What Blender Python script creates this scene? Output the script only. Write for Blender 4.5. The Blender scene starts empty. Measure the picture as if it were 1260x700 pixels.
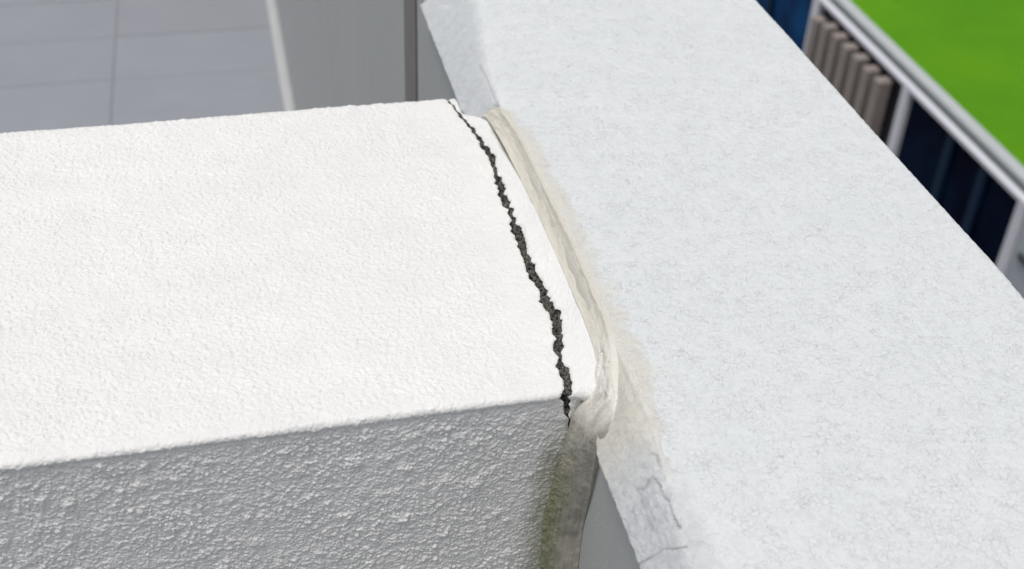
import bpy, math, random
import numpy as np
from mathutils import Matrix, Vector

scene = bpy.context.scene
random.seed(7)
# ------------------------------------------------------------------ camera
cam_d = bpy.data.cameras.new("camera")
cam = bpy.data.objects.new("camera", cam_d)
scene.collection.objects.link(cam)
RIGHT = Vector((0.9739485, -0.2235115, -(-0.0383003)))     # camera right in world axes
AX = np.array([0.9739485, -0.10565543, 0.20065204])        # world X seen from the camera (x right, y down, z forward)
AY = np.array([-0.22351151, -0.59670284, 0.77070638])
AZ = -np.array([-0.03830033, 0.79547637, 0.60477304])
Rw = np.array([AX, AY, AZ])
right, down, fwd = Rw[:, 0], Rw[:, 1], Rw[:, 2]
m = Matrix.Identity(4)
for r in range(3):
    m[r][0] = right[r]; m[r][1] = -down[r]; m[r][2] = -fwd[r]
cam.matrix_world = m
cam_d.sensor_width = 36.0
cam_d.lens = 43.03
cam_d.clip_start = 0.02
cam_d.clip_end = 2000
cam_d.dof.use_dof = True
cam_d.dof.focus_distance = 0.64
cam_d.dof.aperture_fstop = 11.5
scene.camera = cam
# ------------------------------------------------------------------ light
SUN_EL, SUN_AZ = math.radians(74), math.radians(-120)        # azimuth from +Y towards +X
w = bpy.data.worlds.new("World"); scene.world = w; w.use_nodes = True
nt = w.node_tree
sky = nt.nodes.new("ShaderNodeTexSky"); sky.sky_type = 'NISHITA'; sky.sun_disc = False
sky.sun_elevation = SUN_EL; sky.sun_rotation = SUN_AZ
sky.dust_density = 4.0; sky.air_density = 1.0; sky.ozone_density = 1.0
bg = nt.nodes["Background"]; bg.inputs[1].default_value = 0.15
hs = nt.nodes.new("ShaderNodeHueSaturation"); hs.inputs["Saturation"].default_value = 0.40     # thin bright overcast
nt.links.new(sky.outputs[0], hs.inputs["Color"]); nt.links.new(hs.outputs[0], bg.inputs[0])
sd = bpy.data.lights.new("sun", 'SUN'); sd.energy = 1.1; sd.angle = math.radians(11); sd.color = (1.0, 0.965, 0.91)
sun = bpy.data.objects.new("sun", sd); scene.collection.objects.link(sun)
sdir = Vector((math.cos(SUN_EL) * math.sin(SUN_AZ), math.cos(SUN_EL) * math.cos(SUN_AZ), math.sin(SUN_EL)))
sun.rotation_euler = (-sdir).to_track_quat('-Z', 'Y').to_euler()
sun.location = sdir * 30
scene.view_settings.view_transform = 'Standard'
scene.view_settings.look = 'None'
scene.view_settings.gamma = 1
scene.view_settings.exposure = -0.06

# ------------------------------------------------------------------ helpers
COL = scene.collection
def tag(o, label=None, cat=None, group=None, kind=None):
    if label: o['label'] = label
    if cat: o['category'] = cat
    if group: o['group'] = group
    if kind: o['kind'] = kind
    return o
def empty(name, loc=(0, 0, 0)):
    o = bpy.data.objects.new(name, None); COL.objects.link(o); o.location = loc; o.empty_display_size = 0.1
    return o
def link(name, me, parent=None, loc=None):
    o = bpy.data.objects.new(name, me); COL.objects.link(o)
    if parent is not None:
        o.parent = parent
        pl = Vector((0, 0, 0)); q = parent
        while q is not None:
            pl += q.location; q = q.parent
        o.location = (Vector(loc) if loc is not None else Vector((0, 0, 0))) - pl
    elif loc is not None:
        o.location = loc
    return o
def mesh_np(name, V, F, mat, attrs=None, smooth=True):
    me = bpy.data.meshes.new(name)
    F = np.asarray(F, dtype=np.int32)
    me.vertices.add(len(V)); me.vertices.foreach_set("co", np.ascontiguousarray(V, dtype=np.float32).ravel())
    k = F.shape[1]
    me.loops.add(F.size); me.loops.foreach_set("vertex_index", F.ravel())
    me.polygons.add(len(F)); me.polygons.foreach_set("loop_start", np.arange(0, F.size, k, dtype=np.int32))
    me.update(calc_edges=True)
    me.polygons.foreach_set("use_smooth", np.full(len(F), smooth, dtype=bool))
    for an, av in (attrs or {}).items():
        a = me.attributes.new(an, 'FLOAT', 'POINT'); a.data.foreach_set("value", np.asarray(av, dtype=np.float32).ravel())
    me.validate(); me.materials.append(mat)
    return me
def grid_faces(nr, nc, flip=False):
    i = np.arange(nr - 1)[:, None] * nc + np.arange(nc - 1)[None, :]
    q = np.stack([i, i + 1, i + nc + 1, i + nc], -1).reshape(-1, 4)
    return q[:, ::-1] if flip else q
def box_mesh(name, sx, sy, sz, mat, bev=0.004):
    """bevelled box, origin at its centre"""
    import bmesh
    bm = bmesh.new(); bmesh.ops.create_cube(bm, size=1.0)
    for v in bm.verts: v.co = Vector((v.co.x * sx, v.co.y * sy, v.co.z * sz))
    if bev: bmesh.ops.bevel(bm, geom=list(bm.edges), offset=min(bev, 0.3 * min(sx, sy, sz)), segments=1, affect='EDGES', profile=0.5)
    me = bpy.data.meshes.new(name); bm.to_mesh(me); bm.free(); me.materials.append(mat)
    return me
def box(name, x0, x1, y0, y1, z0, z1, mat, parent=None, bev=0.004):
    me = box_mesh(name, x1 - x0, y1 - y0, z1 - z0, mat, bev)
    return link(name, me, parent, ((x0 + x1) / 2, (y0 + y1) / 2, (z0 + z1) / 2))
def ss(a, b, x):
    t = np.clip((x - a) / (b - a), 0, 1); return t * t * (3 - 2 * t)
def _hash(ix, iy, seed):
    h = (ix.astype(np.int64) * 374761393 + iy.astype(np.int64) * 668265263 + seed * 1442695041) & 0xFFFFFFFF
    h = ((h ^ (h >> 13)) * 1274126177) & 0xFFFFFFFF
    return (h ^ (h >> 16)) & 0xFFFF
def noise(x, y, seed=0):
    """gradient noise, about -1..1"""
    x = np.asarray(x, float); y = np.asarray(y, float)
    x, y = np.broadcast_arrays(x, y)
    xi = np.floor(x); yi = np.floor(y); fx = x - xi; fy = y - yi
    u = fx ** 3 * (fx * (fx * 6 - 15) + 10); v = fy ** 3 * (fy * (fy * 6 - 15) + 10)
    def g(dx, dy):
        a = _hash(xi + dx, yi + dy, seed) * (2 * np.pi / 65536)
        return np.cos(a) * (fx - dx) + np.sin(a) * (fy - dy)
    a = g(0, 0) * (1 - u) + g(1, 0) * u
    b = g(0, 1) * (1 - u) + g(1, 1) * u
    return (a * (1 - v) + b * v) * 1.5
def fbm(x, y, seed=0, o=3):
    s = 0; a = 1.0; f = 1.0
    for k in range(o):
        s = s + a * noise(x * f, y * f, seed + 17 * k); a *= 0.5; f *= 2.03
    return s
def spline(P, n):
    """Catmull-Rom through the rows of P, n samples by length"""
    P = np.asarray(P, float)
    Q = np.vstack([2 * P[0] - P[1], P, 2 * P[-1] - P[-2]])
    out = []
    for i in range(1, len(Q) - 2):
        t = np.linspace(0, 1, 60, endpoint=False)[:, None]
        p0, p1, p2, p3 = Q[i - 1], Q[i], Q[i + 1], Q[i + 2]
        out.append(0.5 * (2 * p1 + (p2 - p0) * t + (2 * p0 - 5 * p1 + 4 * p2 - p3) * t ** 2 + (3 * p1 - p0 - 3 * p2 + p3) * t ** 3))
    S = np.vstack(out + [P[-1:]])
    d = np.concatenate([[0], np.cumsum(np.linalg.norm(np.diff(S, axis=0), axis=1))])
    x = np.linspace(0, d[-1], n)
    return np.stack([np.interp(x, d, S[:, k]) for k in range(S.shape[1])], 1)

# ------------------------------------------------------------------ materials
class NB:
    def __init__(s, name):
        s.m = bpy.data.materials.new(name); s.m.use_nodes = True; s.t = s.m.node_tree
        s.b = s.t.nodes["Principled BSDF"]; s.out = s.t.nodes["Material Output"]
        s.geo = s.t.nodes.new("ShaderNodeNewGeometry").outputs["Position"]
    def n(s, typ, **kw):
        n = s.t.nodes.new(typ)
        for k, v in kw.items(): setattr(n, k, v)
        return n
    def L(s, a, b): s.t.links.new(a, b)
    def noise(s, scale, detail=4, rough=0.6, vec=None, dist=0.0):
        n = s.n("ShaderNodeTexNoise"); n.inputs["Scale"].default_value = scale; n.inputs["Detail"].default_value = detail
        n.inputs["Roughness"].default_value = rough; n.inputs["Distortion"].default_value = dist
        s.L(vec or s.geo, n.inputs["Vector"]); return n.outputs["Fac"]
    def ramp(s, fac, stops):
        n = s.n("ShaderNodeValToRGB"); e = n.color_ramp.elements
        while len(e) < len(stops): e.new(0.5)
        for el, (p, c) in zip(e, stops):
            el.position = p; el.color = (c, c, c, 1) if not isinstance(c, tuple) else (*c, 1)
        s.L(fac, n.inputs["Fac"]); return n.outputs["Color"]
    def mix(s, fac, a, b, mode='MIX'):
        n = s.n("ShaderNodeMix", data_type='RGBA', blend_type=mode)
        if isinstance(fac, (int, float)): n.inputs[0].default_value = fac
        else: s.L(fac, n.inputs[0])
        for sock, v in ((n.inputs[6], a), (n.inputs[7], b)):
            if isinstance(v, tuple): sock.default_value = (*v, 1)
            else: s.L(v, sock)
        return n.outputs[2]
    def math(s, op, a, b=None):
        n = s.n("ShaderNodeMath", operation=op)
        for sock, v in zip(n.inputs, (a, b)):
            if v is None: continue
            if isinstance(v, (int, float)): sock.default_value = v
            else: s.L(v, sock)
        return n.outputs[0]
    def attr(s, name): return s.n("ShaderNodeAttribute", attribute_name=name).outputs["Fac"]
    def bump(s, h, dist, strength=1.0):
        n = s.n("ShaderNodeBump"); n.inputs["Distance"].default_value = dist; n.inputs["Strength"].default_value = strength if isinstance(strength, (int, float)) else 1.0
        if not isinstance(strength, (int, float)): s.L(strength, n.inputs["Strength"])
        s.L(h, n.inputs["Height"]); s.L(n.outputs[0], s.b.inputs["Normal"])
    def fin(s, col, rough=0.7, spec=0.4, metal=0.0):
        if isinstance(col, tuple): s.b.inputs["Base Color"].default_value = (*col, 1)
        else: s.L(col, s.b.inputs["Base Color"])
        if isinstance(rough, (int, float)): s.b.inputs["Roughness"].default_value = rough
        else: s.L(rough, s.b.inputs["Roughness"])
        s.b.inputs["Specular IOR Level"].default_value = spec; s.b.inputs["Metallic"].default_value = metal
        return s.m
def simple(name, col, var=0.12, scale=8, rough=0.6, spec=0.4, bump=0.0, bscale=60, metal=0.0):
    b = NB(name); n = b.noise(scale, 5)
    c = b.mix(n, tuple(x * (1 - var) for x in col), tuple(min(1, x * (1 + var)) for x in col))
    if bump: b.bump(b.noise(bscale, 4), bump)
    return b.fin(c, rough, spec, metal)

# white textured paint of the left parapet (dirt attribute painted by the mesh: soiling beside the joint)
b = NB("white_textured_paint")
c = b.ramp(b.noise(45, 5, 0.6), [(0.3, (0.755, 0.748, 0.727)), (0.7, (0.800, 0.794, 0.772))])
c = b.mix(b.ramp(b.noise(7, 4, 0.6), [(0.35, 0.22), (0.65, 0.0)]), c, (0.66, 0.645, 0.615))
sp = b.ramp(b.noise(420, 2, 0.5), [(0.70, 0.0), (0.76, 1.0)])
c = b.mix(b.math('MULTIPLY', sp, 0.25), c, (0.50, 0.48, 0.45))
dirt = b.math('MULTIPLY', b.attr("dirt"), b.ramp(b.noise(260, 4, 0.7), [(0.3, 0.55), (0.65, 1.0)]))
c = b.mix(dirt, c, b.mix(b.noise(120, 4), (0.15, 0.16, 0.085), (0.31, 0.30, 0.20)))
vo = b.n("ShaderNodeTexVoronoi", feature='SMOOTH_F1'); vo.inputs["Scale"].default_value = 640; vo.inputs["Smoothness"].default_value = 0.35
vo.inputs["Randomness"].default_value = 1.0
b.L(b.geo, vo.inputs["Vector"])
b.bump(b.math('SUBTRACT', b.math('MULTIPLY', b.noise(1300, 3, 0.6), 0.5), vo.outputs["Distance"]), 0.0009, b.math('ADD', 0.30, b.math('MULTIPLY', b.attr("tone"), 0.38)))
M_white = b.fin(c, 0.62, 0.32)

b = NB("cracked_mortar")
c = b.mix(b.ramp(b.noise(520, 5, 0.75), [(0.40, 0.0), (0.62, 1.0)]), (0.009, 0.009, 0.008), (0.27, 0.262, 0.235))
b.bump(b.noise(900, 4, 0.7), 0.0012)
M_crack = b.fin(c, 0.95, 0.1)

# cap: cooler, smoother, chalky paint with crazing, soft stain along the joint
b = NB("weathered_cap_paint")
c = b.ramp(b.noise(28, 6, 0.65), [(0.25, (0.655, 0.680, 0.676)), (0.75, (0.690, 0.709, 0.702))])
vor = b.n("ShaderNodeTexVoronoi", feature='DISTANCE_TO_EDGE'); vor.inputs["Scale"].default_value = 330
dv = b.n("ShaderNodeVectorMath", operation='ADD')
nz = b.n("ShaderNodeTexNoise"); nz.inputs["Scale"].default_value = 260; nz.inputs["Detail"].default_value = 3
b.L(b.geo, nz.inputs["Vector"])
sc_ = b.n("ShaderNodeVectorMath", operation='SCALE'); sc_.inputs["Scale"].default_value = 0.007
b.L(nz.outputs["Color"], sc_.inputs[0]); b.L(b.geo, dv.inputs[0]); b.L(sc_.outputs[0], dv.inputs[1]); b.L(dv.outputs[0], vor.inputs["Vector"])
craze = b.ramp(vor.outputs["Distance"], [(0.0, 1.0), (0.075, 0.0)])
cm = b.ramp(b.noise(120, 5, 0.75), [(0.38, 0.05), (0.68, 1.0)])
craze = b.math('MULTIPLY', craze, cm)
c = b.mix(b.math('MULTIPLY', craze, 0.45), c, (0.33, 0.33, 0.32))
sp = b.ramp(b.noise(430, 4, 0.6), [(0.62, 0.0), (0.72, 1.0)])
c = b.mix(b.math('MULTIPLY', sp, 0.30), c, (0.27, 0.265, 0.25))
fl = b.ramp(b.noise(620, 3, 0.55, dist=1.6), [(0.60, 0.0), (0.70, 1.0)])
fl = b.math('MULTIPLY', fl, b.ramp(b.noise(55, 4, 0.7), [(0.35, 0.25), (0.65, 1.0)]))
c = b.mix(b.math('MULTIPLY', fl, 0.62), c, (0.34, 0.34, 0.33))
c = b.mix(b.attr("patch"), c, b.mix(b.ramp(b.noise(150, 6, 0.72), [(0.34, 0.0), (0.66, 1.0)]), (0.515, 0.538, 0.545), (0.60, 0.62, 0.626)))
st = b.math('MULTIPLY', b.attr("stain"), b.ramp(b.noise(150, 5, 0.7), [(0.25, 0.6), (0.7, 1.0)]))
c = b.mix(st, c, b.mix(b.noise(300, 4), (0.55, 0.51, 0.415), (0.66, 0.625, 0.54)))
c = b.mix(b.attr("fissure"), c, (0.06, 0.06, 0.058))
hb = b.math('SUBTRACT', b.math('MULTIPLY', b.noise(700, 4, 0.65), 0.6), b.math('MULTIPLY', craze, 0.40))
hb = b.math('ADD', hb, b.math('MULTIPLY', b.attr("patch"), b.math('MULTIPLY', b.noise(210, 6, 0.75, dist=1.0), 3.0)))
b.bump(hb, 0.0007, 0.75)
M_cap = b.fin(c, 0.66, 0.35)

# sealant bead
b = NB("old_sealant")
c = b.mix(b.noise(130, 5, 0.65), (0.585, 0.558, 0.468), (0.675, 0.648, 0.562))
c = b.mix(b.attr("pale"), c, b.mix(b.noise(220, 5, 0.7), (0.66, 0.64, 0.57), (0.80, 0.785, 0.73)))
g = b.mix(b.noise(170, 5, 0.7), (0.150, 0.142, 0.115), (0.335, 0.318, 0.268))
c = b.mix(b.attr("grime_shade"), c, g)
al = b.math('MULTIPLY', b.attr("algae"), b.ramp(b.noise(240, 5, 0.75), [(0.30, 0.25), (0.62, 1.0)]))
c = b.mix(al, c, b.mix(b.noise(420, 4), (0.095, 0.105, 0.040), (0.24, 0.245, 0.115)))
sp = b.ramp(b.noise(500, 3, 0.5), [(0.66, 0.0), (0.74, 1.0)])
c = b.mix(b.math('MULTIPLY', sp, 0.5), c, (0.16, 0.14, 0.11))
b.bump(b.noise(800, 4, 0.65), 0.0005, 0.6)
M_seal = b.fin(c, 0.72, 0.3)

b = NB("grey_wall_paint")
mp = b.n("ShaderNodeMapping"); mp.inputs["Scale"].default_value = (14, 14, 0.8); b.L(b.geo, mp.inputs["Vector"])
c = b.mix(b.noise(1.0, 5, 0.6, vec=mp.outputs[0]), (0.37, 0.385, 0.375), (0.46, 0.472, 0.462))
c = b.mix(b.math('MULTIPLY', b.noise(60, 5, 0.7), 0.3), c, (0.33, 0.338, 0.325))
b.bump(b.noise(450, 4), 0.0006)
M_greywall = b.fin(c, 0.7, 0.3)
M_joint = simple("dark_joint_filler", (0.21, 0.20, 0.19), 0.15, 30, 0.85, 0.2)
M_skirt = simple("pale_cove_bead", (0.44, 0.45, 0.44), 0.10, 20, 0.6, 0.3)
b = NB("grey_floor_tile")
oi = b.n("ShaderNodeObjectInfo").outputs["Random"]
c = b.mix(b.noise(5, 5, 0.6), (0.245, 0.260, 0.290), (0.315, 0.330, 0.358))
c = b.mix(b.math('MULTIPLY', oi, 0.35), c, (0.255, 0.25, 0.275))
b.bump(b.noise(160, 3), 0.0008)
M_tile = b.fin(c, 0.55, 0.4)
M_grout = simple("tile_grout", (0.245, 0.255, 0.275), 0.1, 30, 0.9, 0.2)
M_concrete = simple("grey_render", (0.33, 0.34, 0.35), 0.12, 3, 0.85, 0.25, 0.002, 40)
M_paving = simple("street_paving", (0.17, 0.17, 0.175), 0.15, 1.5, 0.9, 0.2, 0.004, 20)
M_frame = simple("pale_grey_metal", (0.64, 0.64, 0.69), 0.06, 6, 0.5, 0.4)
M_coping = simple("pale_coping_metal", (0.45, 0.475, 0.48), 0.12, 5, 0.55, 0.4)
M_gutter = simple("dark_gutter", (0.075, 0.09, 0.09), 0.2, 6, 0.6, 0.4)
M_timber = simple("weathered_timber", (0.27, 0.235, 0.215), 0.2, 12, 0.75, 0.3, 0.001, 90)
M_backing = simple("dark_backing_panel", (0.022, 0.021, 0.027), 0.2, 4, 0.7, 0.3)
M_panel = simple("pale_blue_grey_panel", (0.40, 0.43, 0.47), 0.08, 4, 0.6, 0.4)
M_mullion = simple("navy_mullion", (0.008, 0.022, 0.048), 0.2, 6, 0.5, 0.1)
def glass(name, c0, c1):
    b = NB(name); c = b.mix(b.ramp(b.noise(1.6, 2), [(0.35, 0.0), (0.65, 1.0)]), c0, c1)
    return b.fin(c, 0.2, 0.03)
M_glass = glass("dark_navy_glass", (0.0006, 0.001, 0.009), (0.001, 0.007, 0.024))
M_glass_b = glass("blue_glass", (0.002, 0.016, 0.06), (0.004, 0.055, 0.16))
b = NB("bright_green_turf")
c = b.mix(b.ramp(b.noise(0.9, 5, 0.6), [(0.3, 0.0), (0.7, 1.0)]), (0.105, 0.330, 0.012), (0.150, 0.410, 0.010))
c = b.mix(b.math('MULTIPLY', b.noise(60, 4, 0.7), 0.35), c, (0.075, 0.235, 0.010))
b.bump(b.noise(90, 4, 0.7), 0.02)
M_turf = b.fin(c, 0.9, 0.1)

# ------------------------------------------------------------------ dimensions (metres, camera at the origin)
ZL = -0.400            # top of the left parapet
ZR = -0.380            # top of the cap on the right
YF, YB = 0.422, 0.720  # front and back faces of the left parapet
XW = 0.150             # grey wall face under the cap
ZF = -1.74             # balcony floor

# ================================================================== left parapet
parapet = empty("parapet_wall", (-1.0, (YF + YB) / 2, ZF))
tag(parapet, "white textured parapet running in from the left, with a black crack at its right end", "parapet", kind="thing")

# arc-length rows over the profile: back face, top, front arris, front face
def profile_rows():
    rows = []                                             # (Y, Z, nY, nZ, w)
    R = 0.0026; RB = 0.004
    wl = 0.0
    def add(p, n): rows.append((p[0], p[1], n[0], n[1]))
    for z in np.concatenate([np.linspace(ZF, -0.48, 14)[:-1], np.linspace(-0.48, ZL - RB, 22)[:-1]]): add((YB, z), (1, 0))
    for a in np.linspace(0, math.pi / 2, 10): add((YB - RB + RB * math.cos(a), ZL - RB + RB * math.sin(a)), (math.cos(a), math.sin(a)))
    for y in np.linspace(YB - RB, YF + R, 700)[1:-1]: add((y, ZL), (0, 1))
    # rounded arris, ending on a tiny drip edge 1.3 mm proud of the face
    for a in np.linspace(math.pi / 2, math.pi * 0.97, 11): add((YF - 0.0013 + R + R * math.cos(a), ZL - R + R * math.sin(a)), (math.cos(a), math.sin(a)))
    add((YF - 0.0012, ZL - R - 0.0009), (-1, -0.3)); add((YF - 0.0002, ZL - R - 0.0017), (-1, -0.4))
    for z in np.concatenate([np.linspace(ZL - R - 0.0024, -0.548, 310), np.linspace(-0.548, ZF, 30)[1:]]): add((YF, z), (-1, 0))
    P = np.array(rows)
    d = np.concatenate([[0], np.cumsum(np.hypot(np.diff(P[:, 0]), np.diff(P[:, 1])))])
    return P, d
PR, WR = profile_rows()
# crack centre line and width along the same profile: (Y, Z, X, width)
CK = [(.7155, .1363, .0016), (.6914, .1415, .0027), (.6641, .1468, .0038), (.6386, .1493, .0050), (.6131, .1478, .0043), (.5986, .1466, .0052),
      (.579, .1476, .0054), (.5539, .1467, .0052), (.5379, .1462, .0056), (.5209, .1458, .0060), (.5071, .1475, .0053), (.4926, .1474, .0050),
      (.4797, .1494, .0052), (.4683, .1482, .0055), (.4558, .1441, .0052), (.4443, .1425, .0045), (.4327, .1426, .0048), (.4252, .1414, .0042)]
CKF = [(-.4044, .1387, .0042), (-.4101, .1403, .0034), (-.4150, .1412, .0022), (-.4195, .1421, .0004)]
ci = np.interp
def wrow(y=None, z=None):
    if z is None:
        k = np.argmin(np.abs(PR[:, 0] - y) + 10 * (np.abs(PR[:, 1] - ZL) > 0.002))
    else:
        k = np.argmin(np.abs(PR[:, 1] - z) + 10 * (np.abs(PR[:, 0] - YF) > 0.004))
    return WR[k]
cw = np.array([wrow(y=a[0]) for a in CK] + [wrow(z=a[0]) for a in CKF])
cx = np.array([a[1] for a in CK] + [a[1] for a in CKF]); cd = np.array([a[2] for a in CK] + [a[2] for a in CKF])
W_START, W_END = wrow(y=.7155) - 0.004, cw[-1]
cen = ci(WR, cw, cx)
hw = ci(WR, cw, cd) * 0.5 * ci(WR, [cw[0], cw[8], cw[11], cw[-5], cw[-1]], [.80, .80, .86, .84, .9])
hw = hw * np.clip(1 + .42 * noise(WR * 48, WR * 0 + 7.7, 9), .45, 1.5)
hw = hw * (WR > W_START) * (WR < W_END)
cen = cen + 0.0011 * noise(WR * 190, WR * 0, 3) * (hw > 0) + 0.0004 * noise(WR * 330, WR * 0 + 3.3, 4) * (hw > 0)
jagL = 0.0014 * noise(WR * 150, WR * 0 + .4, 5) + 0.0004 * noise(WR * 380, WR * 0 + 1.4, 6) + 0.0004 * noise(WR * 800, WR * 0 + 1.9, 66)
jagR = 0.0012 * noise(WR * 170, WR * 0 + .7, 7) + 0.0004 * noise(WR * 420, WR * 0 + 2.4, 8) + 0.0004 * noise(WR * 850, WR * 0 + 2.9, 68)
k_ = np.clip(hw / 0.002, 0, 1)
uL = cen - hw + np.minimum(jagL * k_, hw * 0.8)
uR = cen + hw + np.maximum(jagR * k_, -hw * 0.8)
front = ss(-0.4005, -0.4060, PR[:, 1]) * (PR[:, 0] < YF + 0.01)       # 0 on the top, 1 on the front face

def worley(x, y, seed):
    """round droplets on a jittered grid: 0..1, each with its own size"""
    xi = np.floor(x); yi = np.floor(y); out = np.zeros(x.shape)
    for dx in (-1, 0, 1):
        for dy in (-1, 0, 1):
            cx_ = xi + dx; cy_ = yi + dy
            px = cx_ + _hash(cx_, cy_, seed) / 65536; py = cy_ + _hash(cx_, cy_, seed + 9) / 65536
            r = .38 + .55 * _hash(cx_, cy_, seed + 5) / 65536
            amp = (_hash(cx_, cy_, seed + 3) / 65536) ** 1.5
            d2 = ((x - px) ** 2 + (y - py) ** 2) / r ** 2
            out = np.maximum(out, amp * np.clip(1 - d2, 0, 1) ** 1.2)
    return out
def coat_height(u, wv, fr):
    """roller/stipple texture: soft on the top, sharper droplets on the front face"""
    wx = u + .0010 * noise(u * 260, wv * 260, 40); wy = wv + .0010 * noise(u * 260, wv * 260, 41)
    patchy = .80 + .25 * noise(u * 22, wv * 22, 42)
    t = (.00082 * worley(wx * 520, wy * 520, 43) + .00066 * worley(wx * 300, wy * 300, 44) + .00022 * fbm(wx * 420, wy * 420, 11, 3)) * patchy \
        + 0.00022 * fbm(u * 45, wv * 45, 12, 2)
    f = (.00092 * worley(wx * 640, wy * 680, 45) + .00095 * worley(wx * 380, wy * 400, 46) + .00030 * fbm(wx * 420, wy * 420, 47, 2)) * (.75 + .5 * noise(u * 30, wv * 30, 48)) \
        + .0013 * worley(wx * 120, wy * 120, 49) ** 3 + .0002 * fbm(u * 60, wv * 60, 23, 2)
    return t * (1 - fr) + f * fr
dist = np.concatenate([[0, .0003, .0007, .0012], np.arange(.0018, .300, .00042), np.geomspace(.302, 2.9, 40)])
U = uL[:, None] - dist[None, ::-1]
Wg = np.broadcast_to(WR[:, None], U.shape)
H = coat_height(U, Wg, front[:, None])
calm = ss(.008, .045, uL[:, None] - U)                         # render near the joint is smoother
H = H * (0.55 + 0.45 * calm)
arris = np.exp(-((WR - wrow(y=YF + .002)) / .004) ** 2)[:, None]
H = H * (1 - 0.45 * arris) + arris * 0.0004 * noise(U * 60, Wg * 0, 31)
# edges of the crack roll over and are slightly lifted
lipc = (hw[:, None] > 0.0003)
H = H - 0.0009 * np.exp(-(uL[:, None] - U) / 0.0005) * lipc + 0.0004 * np.exp(-((uL[:, None] - U - .006) / .006) ** 2) * lipc
V = np.stack([U, PR[:, 0][:, None] + PR[:, 2][:, None] * H, PR[:, 1][:, None] + PR[:, 3][:, None] * H], -1)
# gentle waviness of the whole wall
wav = 0.0012 * noise(U * 6, Wg * 6, 51) * ss(.01, .1, uL[:, None] - U)
V[..., 2] += wav * (1 - front[:, None]); V[..., 1] -= 0.6 * wav * front[:, None]
face = front[:, None] * np.ones_like(U)
corner_d = ci(PR[:, 1], [-.56, -.5304, -.4908, -.4549, -.4379, -.4214, -.41], [.131, .1336, .1328, .1373, .1401, .1423, .146])
dj = corner_d[:, None] - U
dirtm = face * ss(.0165, .0015, dj + .0016 * noise(U * 120, Wg * 120, 61) + .003 * noise(U * 40, Wg * 40, 62)) * ss(-.415, -.450, PR[:, 1])[:, None]
me = mesh_np("rendered_coat", V.reshape(-1, 3), grid_faces(len(WR), len(dist)), M_white, {"dirt": np.clip(dirtm * .78, 0, 1), "tone": face})
link("rendered_coat", me, parapet)

# strip of render right of the crack: lifts softly towards the cap
YWE = [.730, .712, .6995, .6918, .6822, .6742, .6202, .5658, .5212, .4711, .4597, .4387, .4300, .4279]
XWE = [.1408, .1408, .1408, .1442, .1503, .1535, .1572, .1592, .1597, .1597, .1592, .1582, .1572, .1566]
def white_edge(y): return ci(y, YWE[::-1], XWE[::-1])
rs = np.where((WR > np.interp(-.44, PR[:60, 1][:30], WR[:30])) & (WR < W_END))[0]
wr = WR[rs]
xe = white_edge(PR[rs, 0])
fr = front[rs]
xe_front = ci(PR[rs, 1], [-.4195, -.4133, -.408, -.403], [.1423, .1440, .1490, .1560])
xe = np.where(PR[rs, 0] < YF + .0045, np.minimum(xe, xe_front), xe)
xe = np.maximum(xe, uR[rs] + .0003)
T = np.concatenate([[0, .012, .03, .05], np.linspace(.08, 1, 44)])
US = uR[rs][:, None] + (xe - uR[rs])[:, None] * T[None, :]
WS = np.broadcast_to(wr[:, None], US.shape)
HS = coat_height(US + .05, WS, fr[:, None]) * 0.6
ker = np.hanning(61); ker /= ker.sum()
c0s = np.convolve(np.pad(ci(wr, cw, cx) + .0015, 30, mode='edge'), ker, 'valid')[:, None]
TS = np.clip((US - c0s) / np.maximum(xe[:, None] - c0s, .0008), 0, 1)
span = np.clip(xe[:, None] - c0s, 0, 1)
lift = 0.0080 * np.clip(span / .010, 0, 1) * (0.75 * TS + .25 * TS ** 2)
lift = lift * (1 - .93 * fr[:, None]) * ss(.712, .690, PR[rs, 0])[:, None]
edge = np.exp(-(US - uR[rs][:, None]) / .0005) * .0009
HH = HS - edge + lift + .0005 * noise(US * 70, WS * 70, 71)
VS = np.stack([US, PR[rs, 0][:, None] + PR[rs, 2][:, None] * HH, PR[rs, 1][:, None] + PR[rs, 3][:, None] * HH], -1)
# last column tucks under the bead
tuck = VS[:, -1:, :] + np.array([.004, 0, -.004]); VS = np.concatenate([VS, tuck], 1)
drop = .0042 * np.clip(TS, 0, 1) ** 1.5 * np.exp(-np.clip(PR[rs, 0] - YF, 0, 1) / .0065)[:, None]
VS[:, :-1, 2] -= drop; VS[:, -1, 2] -= drop[:, -1]
dS = np.concatenate([fr[:, None] * .25 * ss(.2, 1, T)[None, :] * np.ones_like(US), np.ones((len(rs), 1)) * .2], 1)
me = mesh_np("render_edge_strip", VS.reshape(-1, 3), grid_faces(len(rs), VS.shape[1]), M_white, {"dirt": dS, "tone": np.zeros(dS.size)})
tag(link("render_edge_strip", me, parapet), "narrow white strip of render between the crack and the beige sealant")

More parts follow.
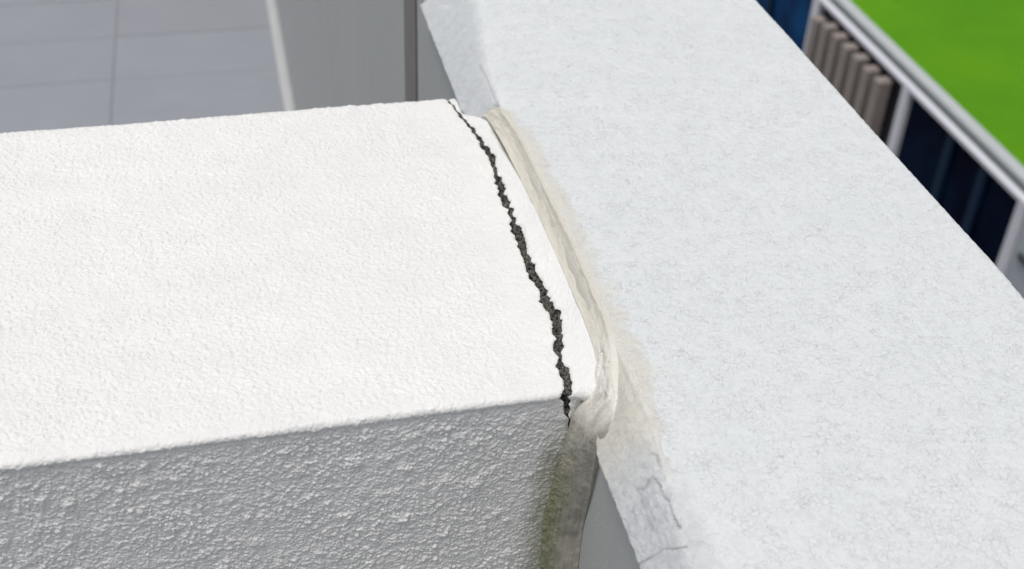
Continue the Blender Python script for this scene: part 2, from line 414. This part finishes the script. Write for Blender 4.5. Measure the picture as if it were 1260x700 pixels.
# crack interior: rough dark channel
rc = np.where(hw > 0)[0]
tc = np.linspace(0, 1, 17)
wc = WR[rc]
UC = uL[rc][:, None] - .0006 + (uR[rc] - uL[rc] + .0012)[:, None] * tc[None, :]
WC = np.broadcast_to(wc[:, None], UC.shape)
dep = (hw[rc] * 2)[:, None] * .80 * np.sin(tc * math.pi)[None, :] ** .6 + .0006
dep = dep * (1 + .55 * noise(UC * 500, WC * 500, 81)) + .0011 * noise(UC * 900, WC * 800, 82) * np.sin(tc * math.pi)[None, :]
dep = dep + .0004
VC = np.stack([UC, PR[rc, 0][:, None] - PR[rc, 2][:, None] * dep, PR[rc, 1][:, None] - PR[rc, 3][:, None] * dep], -1)
me = mesh_np("crack_cavity", VC.reshape(-1, 3), grid_faces(len(rc), len(tc)), M_crack)
tag(link("crack_cavity", me, parapet), "jagged black crack across the parapet top, broken mortar inside")

# ================================================================== right boundary wall and its cap
wall = empty("boundary_wall", (0.27, 0.6, ZF))
tag(wall, "grey painted wall with a wide pale cap, crossing the picture from top to bottom right", "wall", kind="thing")
XB, XT = 0.142, 0.166
def lip_bottom(y):
    j = ss(.372, .43, y) * (1 - ss(.655, .705, y))
    return XB + .018 * j
LTY = [-1, .20, .2896, .3243, .353, .3733, .3842, .41, .4231, .447, .4969, .5368, .584, .6203, .6622, .7011, .7479, .80, .8263, .90, 6]
LTX = [.160, .159, .1591, .1609, .1623, .1644, .1641, .1642, .1642, .1647, .1642, .1654, .163, .1629, .1600, .1627, .1677, .1745, .178, .180, .180]
ys = np.concatenate([np.linspace(-1.2, .235, 14)[:-1], np.arange(.235, .90, .0008), np.linspace(.905, 6.0, 24)])
q = np.linspace(0, 1, 44)
xr = np.concatenate([np.geomspace(.0006, .01, 12), np.arange(.011, .2145, .00095)])
lb = lip_bottom(ys)
kink = ss(.866, .872, ys) * .022
lb = lb + kink; lt = ci(ys, LTY, LTX) + kink * .4
jn = ss(.372, .43, ys) * (1 - ss(.655, .705, ys))
lt = lt + .0006 * noise(ys * 26, ys * 0, 91) * (1 - jn)
XE = .3876
# column list: underside, lip face, top, right arris, outer face
under = np.stack([np.full_like(ys, XW + .004), lb + .0016, lb + .0004], 1)
underz = np.stack([np.full_like(ys, ZL - .010), np.full_like(ys, ZL - .0024), np.full_like(ys, ZL - .0008)], 1)
lipx = lb[:, None] + (lt - lb)[:, None] * q[None, :]
prof = q + .05 * np.sin(q * math.pi)                            # barely convex lip
lipz = ZL + (ZR - ZL) * prof[None, :] * np.ones_like(lipx)
# soften the upper arris
lipz = lipz - .0022 * np.exp(-((q - 1) / .20) ** 2)[None, :]
topx = lt[:, None] + (XE - .003 - lt)[:, None] * (xr / xr[-1])[None, :]
topz = ZR + np.zeros_like(topx) - .0022 * np.exp(-((topx - lt[:, None]) / .0050))
aa = np.linspace(math.pi / 2, 0, 8)[1:]
outx = np.broadcast_to((XE - .003 + .003 * np.cos(aa))[None, :], (len(ys), 7)); outz = np.broadcast_to((ZR - .003 + .003 * np.sin(aa))[None, :], (len(ys), 7))
sdx = np.full((len(ys), 2), XE); sdx[:, 1] = XE - .02; sdz = np.full((len(ys), 2), -.46); sdz[:, 1] = -.462
X = np.concatenate([under, lipx, topx, outx, sdx], 1); Z = np.concatenate([underz, lipz, topz, outz, sdz], 1)
Y = np.broadcast_to(ys[:, None], X.shape).copy()
isl = np.zeros(X.shape[1]); isl[1:3 + len(q)] = 1
# attributes: patch = bare trowelled lip, stain = beige bleed, fissure = hairline cracks
nzl = .0022 * noise(X * 160, Y * 160, 101) + .0022 * noise(X * 50, Y * 50, 102)
patch = (1 - ss(-.0060, .0030, X - lt[:, None] + nzl)) 
patch = np.maximum(patch, .55 * ss(.0105, .002, np.abs(X - lt[:, None] - .001)) * np.exp(-((Y - .30) / .05) ** 2))
ridge = ci(ys, [.20, .33, .36, .375, .40, .45, .5, .55, .60, .64, .655, .668, 9], [0, 0, .004, .012, .018, .019, .018, .015, .015, .014, .008, 0, 0])[:, None]
ridge = ridge * .78
dx = X - lt[:, None] + .006 * noise(X * 90, Y * 60, 103) + .003 * noise(X * 260, Y * 260, 104)
stain = (1 - ss(ridge * .35, ridge * 1.15 + 1e-5, dx)) * (ridge > .0005) * (X > .12)
stain = np.where(X < lt[:, None], stain * ss(.335, .385, Y + .006 * noise(X * 90, Y * 90, 105)), stain)
stain = stain * np.where(X > lt[:, None], .72, .9) * ci(ys, [-2, .328, .372, 7], [0, 0, 1, 1])[:, None]
fiss = np.zeros_like(X)
def scratch(pts, wd, amp, seed):
    global fiss
    P = np.array(pts)[:, :2]
    S = spline(P, 120)
    S += .00028 * np.stack([noise(np.arange(120) * .9, np.zeros(120), seed + 2), noise(np.arange(120) * .9, np.zeros(120) + 5, seed + 2)], 1)
    S += .0005 * np.stack([noise(np.arange(120) * .21, np.zeros(120), seed), noise(np.arange(120) * .21, np.zeros(120) + 5, seed)], 1)
    r = np.where((ys > S[:, 1].min() - .004) & (ys < S[:, 1].max() + .004))[0]
    sel = (slice(r[0], r[-1] + 1), slice(0, 3 + len(q) + 60))
    d = np.full(X[sel].shape, 1e9)
    for p in S: d = np.minimum(d, (X[sel] - p[0]) ** 2 + ((Y[sel] - p[1])) ** 2)
    d = np.sqrt(d)
    mod = np.clip(.75 + .5 * noise(Y[sel] * 140, X[sel] * 140, seed + 1), .1, 1)
    fiss[sel] = np.maximum(fiss[sel], amp * mod * np.exp(-(d / wd) ** 2))
scratch([(.1593, .3581), (.1617, .3567), (.1615, .3494)], .00034, .5, 111)
scratch([(.1572, .3463), (.1584, .3392), (.158, .3334), (.159, .3292), (.1583, .3215), (.1586, .3144)], .00034, .8, 113)
scratch([(.1418, .313), (.1480, .3105), (.1505, .3102), (.1540, .3068), (.1580, .3045)], .00034, .7, 115)
scratch([(.1608, .7333), (.1612, .709), (.1604, .69), (.1601, .676)], .0007, .30, 117)
scratch([(.1601, .679), (.1597, .671)], .0012, .5, 118)
scratch([(.1591, .7584), (.1640, .7527)], .0006, .15, 119)
scratch([(.1560, .345), (.1530, .343), (.1505, .3455)], .0006, .35, 120)
scratch([(.152, .338), (.1515, .325)], .0006, .3, 121); scratch([(.1505, .339), (.1500, .322)], .0006, .3, 122)
# relief
lipm = np.zeros_like(X); lipm[:, 1:3 + len(q)] = 1
rough_near = np.exp(-((Y - .335) / .04) ** 2)
hl = .00030 * fbm(X * 120, Y * 80, 131, 5) + 0.0008 * rough_near * np.abs(fbm(X * 220, Y * 150, 132, 4)) - .0007 * fiss
hl += -.0003 * ss(.0, .8, noise(X * 60, Y * 60, 134))
ht = .00022 * fbm(X * 230, Y * 230, 133, 4) + .0005 * noise(X * 14, Y * 14, 135) - .0004 * fiss
hh = np.where(lipm > 0, hl, ht)
hh = hh + .0016 * stain * (X > lt[:, None]) * np.exp(-((X - lt[:, None]) / .008) ** 2)   # sealant smear sits on top
nx = np.where(lipm > 0, -.64, 0); nzv = np.where(lipm > 0, .77, 1.0)
nx[:, -9:] = 0; nzv[:, -9:] = 0; nx[:, -9:-2] = np.cos(aa)[None, :]; nzv[:, -9:-2] = np.sin(aa)[None, :]
hh[:, 0] = 0; hh[:, -2:] = 0
X2 = X + nx * hh; Z2 = Z + nzv * hh
# chipped, slightly wavy lower edge of the lip
X2[:, 1:6] += ((.0004 * noise(ys * 60, ys * 0, 141) + .0005 * noise(ys * 220, ys * 0, 142)) * (1 - jn))[:, None]
V = np.stack([X2, Y, Z2], -1)
me = mesh_np("wall_cap", V.reshape(-1, 3), grid_faces(len(ys), X.shape[1], True), M_cap, {"patch": np.clip(patch, 0, 1), "stain": np.clip(stain, 0, 1), "fissure": np.clip(fiss, 0, 1)})
tag(link("wall_cap", me, wall), "wide pale grey cap with a scuffed bevelled edge")
YJ0, YJ1 = .931, .994
box("wall_panel", XW, .366, -1.2, YJ0, -8.2, ZL - .006, M_greywall, wall, .003)
box("wall_panel", XW + .001, .366, YJ1, 6.0, -8.2, ZL - .006, M_greywall, wall, .003)
box("joint_filler", XW - .0015, .36, YJ0 + .0005, YJ1 - .0005, -8.2, ZL - .006, M_joint, wall, 0)
# cove bead along the foot of the wall
cy = np.linspace(-1.2, 6, 160); ca = np.linspace(0, math.pi / 2, 7)
cr = .030 + .003 * noise(cy * 4, cy * 0, 151)
CX = XW - cr[:, None] * (1 - np.sin(ca))[None, :]; CZ = ZF + .002 + cr[:, None] * (1 - np.cos(ca))[None, :]
V = np.stack([CX, np.broadcast_to(cy[:, None], CX.shape), CZ], -1)
me = mesh_np("cove_bead", V.reshape(-1, 3), grid_faces(len(cy), len(ca)), M_skirt)
link("cove_bead", me, wall)

# ================================================================== sealant between the two
# rows of the bead: left point, right point, bulge (+ convex), pale, grime, algae
rows = [
 ((.1512, .6835, -.3958), (.1535, .6800, -.3915), 0, .2, .0, 0),
 ((.1537, .6742, -.3925), (.1585, .6660, -.3800), 0, .1, .0, 0),
 ((.1560, .6450, -.3916), (.1618, .6400, -.3794), -.0012, .0, .0, 0),
 ((.1572, .6202, -.3916), (.1630, .6203, -.3794), -.0014, .0, .0, 0),
 ((.1592, .5658, -.3916), (.1642, .5658, -.3794), -.0012, .0, .0, 0),
 ((.1597, .5212, -.3916), (.1652, .5212, -.3794), -.0012, .0, .0, 0),
 ((.1597, .4711, -.3916), (.1648, .4711, -.3794), -.0012, .1, .0, 0),
 ((.1590, .4480, -.3918), (.1645, .4450, -.3794), -.0004, .3, .0, 0),
 ((.1575, .4330, -.3922), (.1620, .4250, -.3808), .0010, .8, .0, 0),
 ((.1552, .4270, -.3935), (.1578, .4065, -.3862), .0006, 1, .0, 0),
 ((.1530, .4210, -.3985), (.1556, .3975, -.3883), .0005, .95, .05, 0),
 ((.1485, .4195, -.4050), (.1518, .3890, -.3914), .0004, .75, .22, 0),
 ((.1440, .4200, -.4120), (.1478, .3840, -.3954), .0002, .58, .38, 0),
 ((.1424, .4205, -.4205), (.1452, .3868, -.4010), .0, .42, .52, .03),
 ((.1408, .4208, -.4300), (.1458, .3884, -.4070), .0, .30, .66, .15),
 ((.1390, .4208, -.4450), (.1476, .3932, -.4272), .0, .15, .82, .42),
 ((.1366, .4208, -.4600), (.1484, .3973, -.4490), .0002, .03, .9, .7),
 ((.1328, .4210, -.4908), (.1497, .4051, -.4827), .0002, 0, .85, .9),
 ((.1332, .4210, -.5304), (.1497, .4058, -.5156), .0002, 0, .75, .9),
 ((.1330, .4210, -.5700), (.1497, .4062, -.5560), .0002, 0, .75, .8),
 ((.1330, .4210, -.9000), (.1497, .4062, -.9000), .0002, 0, .75, .4),
 ((.1330, .4210, -1.738), (.1497, .4062, -1.738), .0002, 0, .75, .2)]
arr = np.array([list(a) + list(b_) + [c_, d_, e_, f_] for a, b_, c_, d_, e_, f_ in rows])
def bead(name, n, label):
    fine = np.vstack([spline(arr[:20], n), arr[20:]])
    L, R = fine[:, :3], fine[:, 3:6]
    t = np.linspace(0, 1, 46)
    P = L[:, None, :] * (1 - t)[None, :, None] + R[:, None, :] * t[None, :, None]
    along = np.gradient(P[:, 20, :], axis=0); along /= np.linalg.norm(along, axis=1)[:, None] + 1e-12
    nrm = np.cross(R - L, along); nrm /= np.linalg.norm(nrm, axis=1)[:, None] + 1e-12
    tocam = -P[:, 22, :]
    sg = np.sign(np.sum(nrm * tocam, 1)); nrm *= sg[:, None]
    kk = np.hanning(41); kk /= kk.sum()
    nrm = np.stack([np.convolve(np.pad(nrm[:, k], 20, mode='edge'), kk, 'valid') for k in range(3)], 1); nrm /= np.linalg.norm(nrm, axis=1)[:, None]
    s = np.concatenate([[0], np.cumsum(np.linalg.norm(np.diff(P[:, 20, :], axis=0), axis=1))])
    wd = np.linalg.norm(R - L, axis=1)[:, None]
    cc = t[None, :] * wd
    ss_ = np.broadcast_to(s[:, None], cc.shape)
    bul = fine[:, 6][:, None] * np.sin(math.pi * t)[None, :]
    low = np.clip(fine[:, 8], 0, 1)[:, None]
    h = bul + .00045 * fbm(cc * 160, ss_ * 110, 201, 3) + low * (.0006 * noise(cc * 520, ss_ * 22, 202) + .0004 * noise(cc * 1300, ss_ * 40, 203)) \
        + (1 - low) * (.00018 * noise(cc * 420, ss_ * 35, 204) + .0003 * noise(cc * 90, ss_ * 70, 208))
    lump = np.clip(fine[:, 7], 0, 1)[:, None] * (fine[:, 1] < .44)[:, None]
    h = h + lump * (1 - .85 * ss(.65, .95, t))[None, :] * (.0006 * fbm(cc * 190, ss_ * 120, 211, 4) + .0005 * noise(cc * 420, ss_ * 60, 212))
    al = np.clip(fine[:, 9], 0, 1)[:, None] * ss(.75, .10, t + .0)[None, :]
    al = np.clip(al + .25 * al * noise(cc * 150, ss_ * 120, 205), 0, 1)
    h = h + .0009 * al * np.clip(fbm(cc * 220, ss_ * 220, 206, 3), 0, 1)
    h = h + low * ss(.55, .05, t)[None, :] * .0009 * worley(cc * 430, ss_ * 430, 214)
    endf = np.minimum(1, np.minimum(t, 1 - t) / .06)[None, :]
    P = P + nrm[:, None, :] * (h * (.35 + .65 * endf))[..., None]
    # tuck both edges into the neighbours
    e0 = P[:, :1, :] - nrm[:, None, :] * .004; e1 = P[:, -1:, :] - nrm[:, None, :] * .004
    P = np.concatenate([e0, P, e1], 1)
    pad = lambda A: np.concatenate([A[:, :1], A, A[:, -1:]], 1)
    one = np.ones_like(cc)
    grime_shade = np.clip(fine[:, 8][:, None] * one + .2 * low * noise(cc * 90, ss_ * 60, 207), 0, 1)
    grime_shade = np.clip(grime_shade + .22 * np.exp(-((t[None, :] - .86) / .10) ** 2) * (1 - low) * (fine[:, 7][:, None] < .5), 0, 1)  # shade line along the bead's right side, painted into the grime mask
    tip = np.exp(-((s - s[np.argmin(np.abs(fine[:, 2] + .4120))]) / .008) ** 2)[:, None] * ss(.45, .95, t + .0)[None, :]
    grime_shade = np.clip(grime_shade + .35 * tip + lump * .55 * np.clip(fbm(cc * 160, ss_ * 70, 213, 4), 0, 1), 0, 1)
    pale = np.clip(fine[:, 7][:, None] * one, 0, 1)
    pale = np.clip(pale + .15 * np.exp(-(t[None, :] / .12) ** 2) * (1 - low), 0, 1)
    F = grid_faces(P.shape[0], P.shape[1])
    flipped = np.mean(sg) > 0
    me = mesh_np(name, P.reshape(-1, 3), F if not flipped else F, M_seal, {"pale": pad(pale), "grime_shade": pad(grime_shade), "algae": pad(al)})
    return tag(link(name, me), label, "sealant")
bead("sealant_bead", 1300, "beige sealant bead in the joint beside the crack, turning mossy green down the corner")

# ================================================================== balcony floor behind and below
fl = box("balcony_floor", -3.2, XW, -1.4, 6.0, ZF - .25, ZF - .0035, M_grout, None, 0)
tag(fl, "bluish grey tiled balcony floor below the white parapet", kind="structure")
TX, TY = .505, .285
tm = box_mesh("tile", TX - .004, TY - .004, .010, M_tile, .0015)
x0, y0 = -.355, 3.39
for i in range(-4, 1):
    for j in range(-10, 8):
        cxn, cyn = x0 + (i + .5) * TX, y0 + (j + .5) * TY
        t = link("tile", tm, fl, (cxn, cyn, ZF - .006 + random.uniform(-.0006, .0006)))
# ================================================================== building beyond: lower block with glass front and green roof
bld = empty("neighbouring_building", (6.5, 8.5, -8.2))
tag(bld, "lower building beyond the cap, dark glass front with timber battens under a pale roof edge", "building", kind="thing")
Y0, Y1 = 2.0, 16.0
FX = 5.47
ZB = -4.798
box("roof_fascia", FX, 5.535, Y0, Y1, ZB, -4.758, M_frame, bld, .006)
box("roof_gutter", 5.535, 5.632, Y0, Y1, -4.85, -4.800, M_gutter, bld, 0)
box("roof_coping", 5.632, 5.742, Y0, Y1, -4.85, -4.755, M_coping, bld, .012)
box("soffit_beam", 5.575, 5.742, Y0, Y1, -4.92, -4.8505, M_backing, bld, 0)
box("block_body", 5.60, 15.0, Y0, Y1, -8.2, -4.921, M_concrete, bld, 0)
# windows: frame posts are parts of the building
for (a, c_, gm) in ((10.05, 13.6, M_glass_b), (6.445, 8.135, M_glass)):
    wn = box("window", 5.525, 5.56, a, c_, -8.1, -4.80, gm, bld, 0)
    if gm is M_glass:
        for k in (7.445, 6.945):
            box("mullion", 5.490, 5.524, k - .05, k + .05, -8.1, -4.81, M_mullion, wn, .004)
        pn = [(8.115, 7.50), (7.39, 7.0), (6.89, 6.46)]
    else:
        for k in (11.0, 12.0, 12.9):
            box("mullion", 5.490, 5.524, k - .035, k + .035, -8.1, -4.81, M_mullion, wn, .004)
for (a, c_) in ((9.93, 10.06), (8.13, 8.245), (6.345, 6.450), (13.6, 13.7)):
    box("frame_post", FX + .002, 5.56, a, c_, -8.1, ZB - .002, M_frame, bld, .006)
box("backing_panel", 5.535, 5.57, 8.245, 9.93, -8.1, -4.80, M_backing, bld, 0)
bt = box_mesh("timber_batten", .13, .112, 3.2, M_timber, .008)
for k in range(6):
    link("timber_batten", bt, bld, (5.428, 9.553 - .2145 * k, -4.858 - 1.6 + random.uniform(-.006, .006)))
o = box("timber_batten", 5.37, 5.48, 9.715, 9.835, -8.1, -4.89, M_timber, bld, .008)
box("side_panel", 5.50, 5.56, Y0, 6.345, -8.1, -4.80, M_panel, bld, .004)
ob = box("wall_vent", 5.475, 5.50, 5.98, 6.27, -5.185, -5.125, M_gutter, bld, .02)
box("vent_slat", 5.468, 5.4745, 6.0, 6.25, -5.16, -5.15, M_mullion, ob, .002)

# lawn on the roof, one soft uneven sheet
gx = np.linspace(5.70, 15.0, 94); gy = np.linspace(Y0, Y1, 141)
GX, GY = np.meshgrid(gx, gy)
GZ = -4.775 + .018 * fbm(GX * 1.7, GY * 1.7, 301, 3) * ss(5.74, 6.0, GX) + .006 * noise(GX * 9, GY * 9, 302) * ss(5.74, 5.9, GX)
me = mesh_np("lawn", np.stack([GX, GY, GZ], -1).reshape(-1, 3), grid_faces(len(gy), len(gx)), M_turf)
tag(link("lawn", me), "bright green turf beyond the roof edge of the glass-fronted building", "lawn", kind="stuff")

# street level far below
gr = mesh_np("ground", np.array([(-600, -600, -8.2), (600, -600, -8.2), (600, 600, -8.2), (-600, 600, -8.2)]), [(0, 1, 2, 3)], M_paving, smooth=False)
tag(link("ground", gr), "grey paving far below between the two buildings", kind="structure")
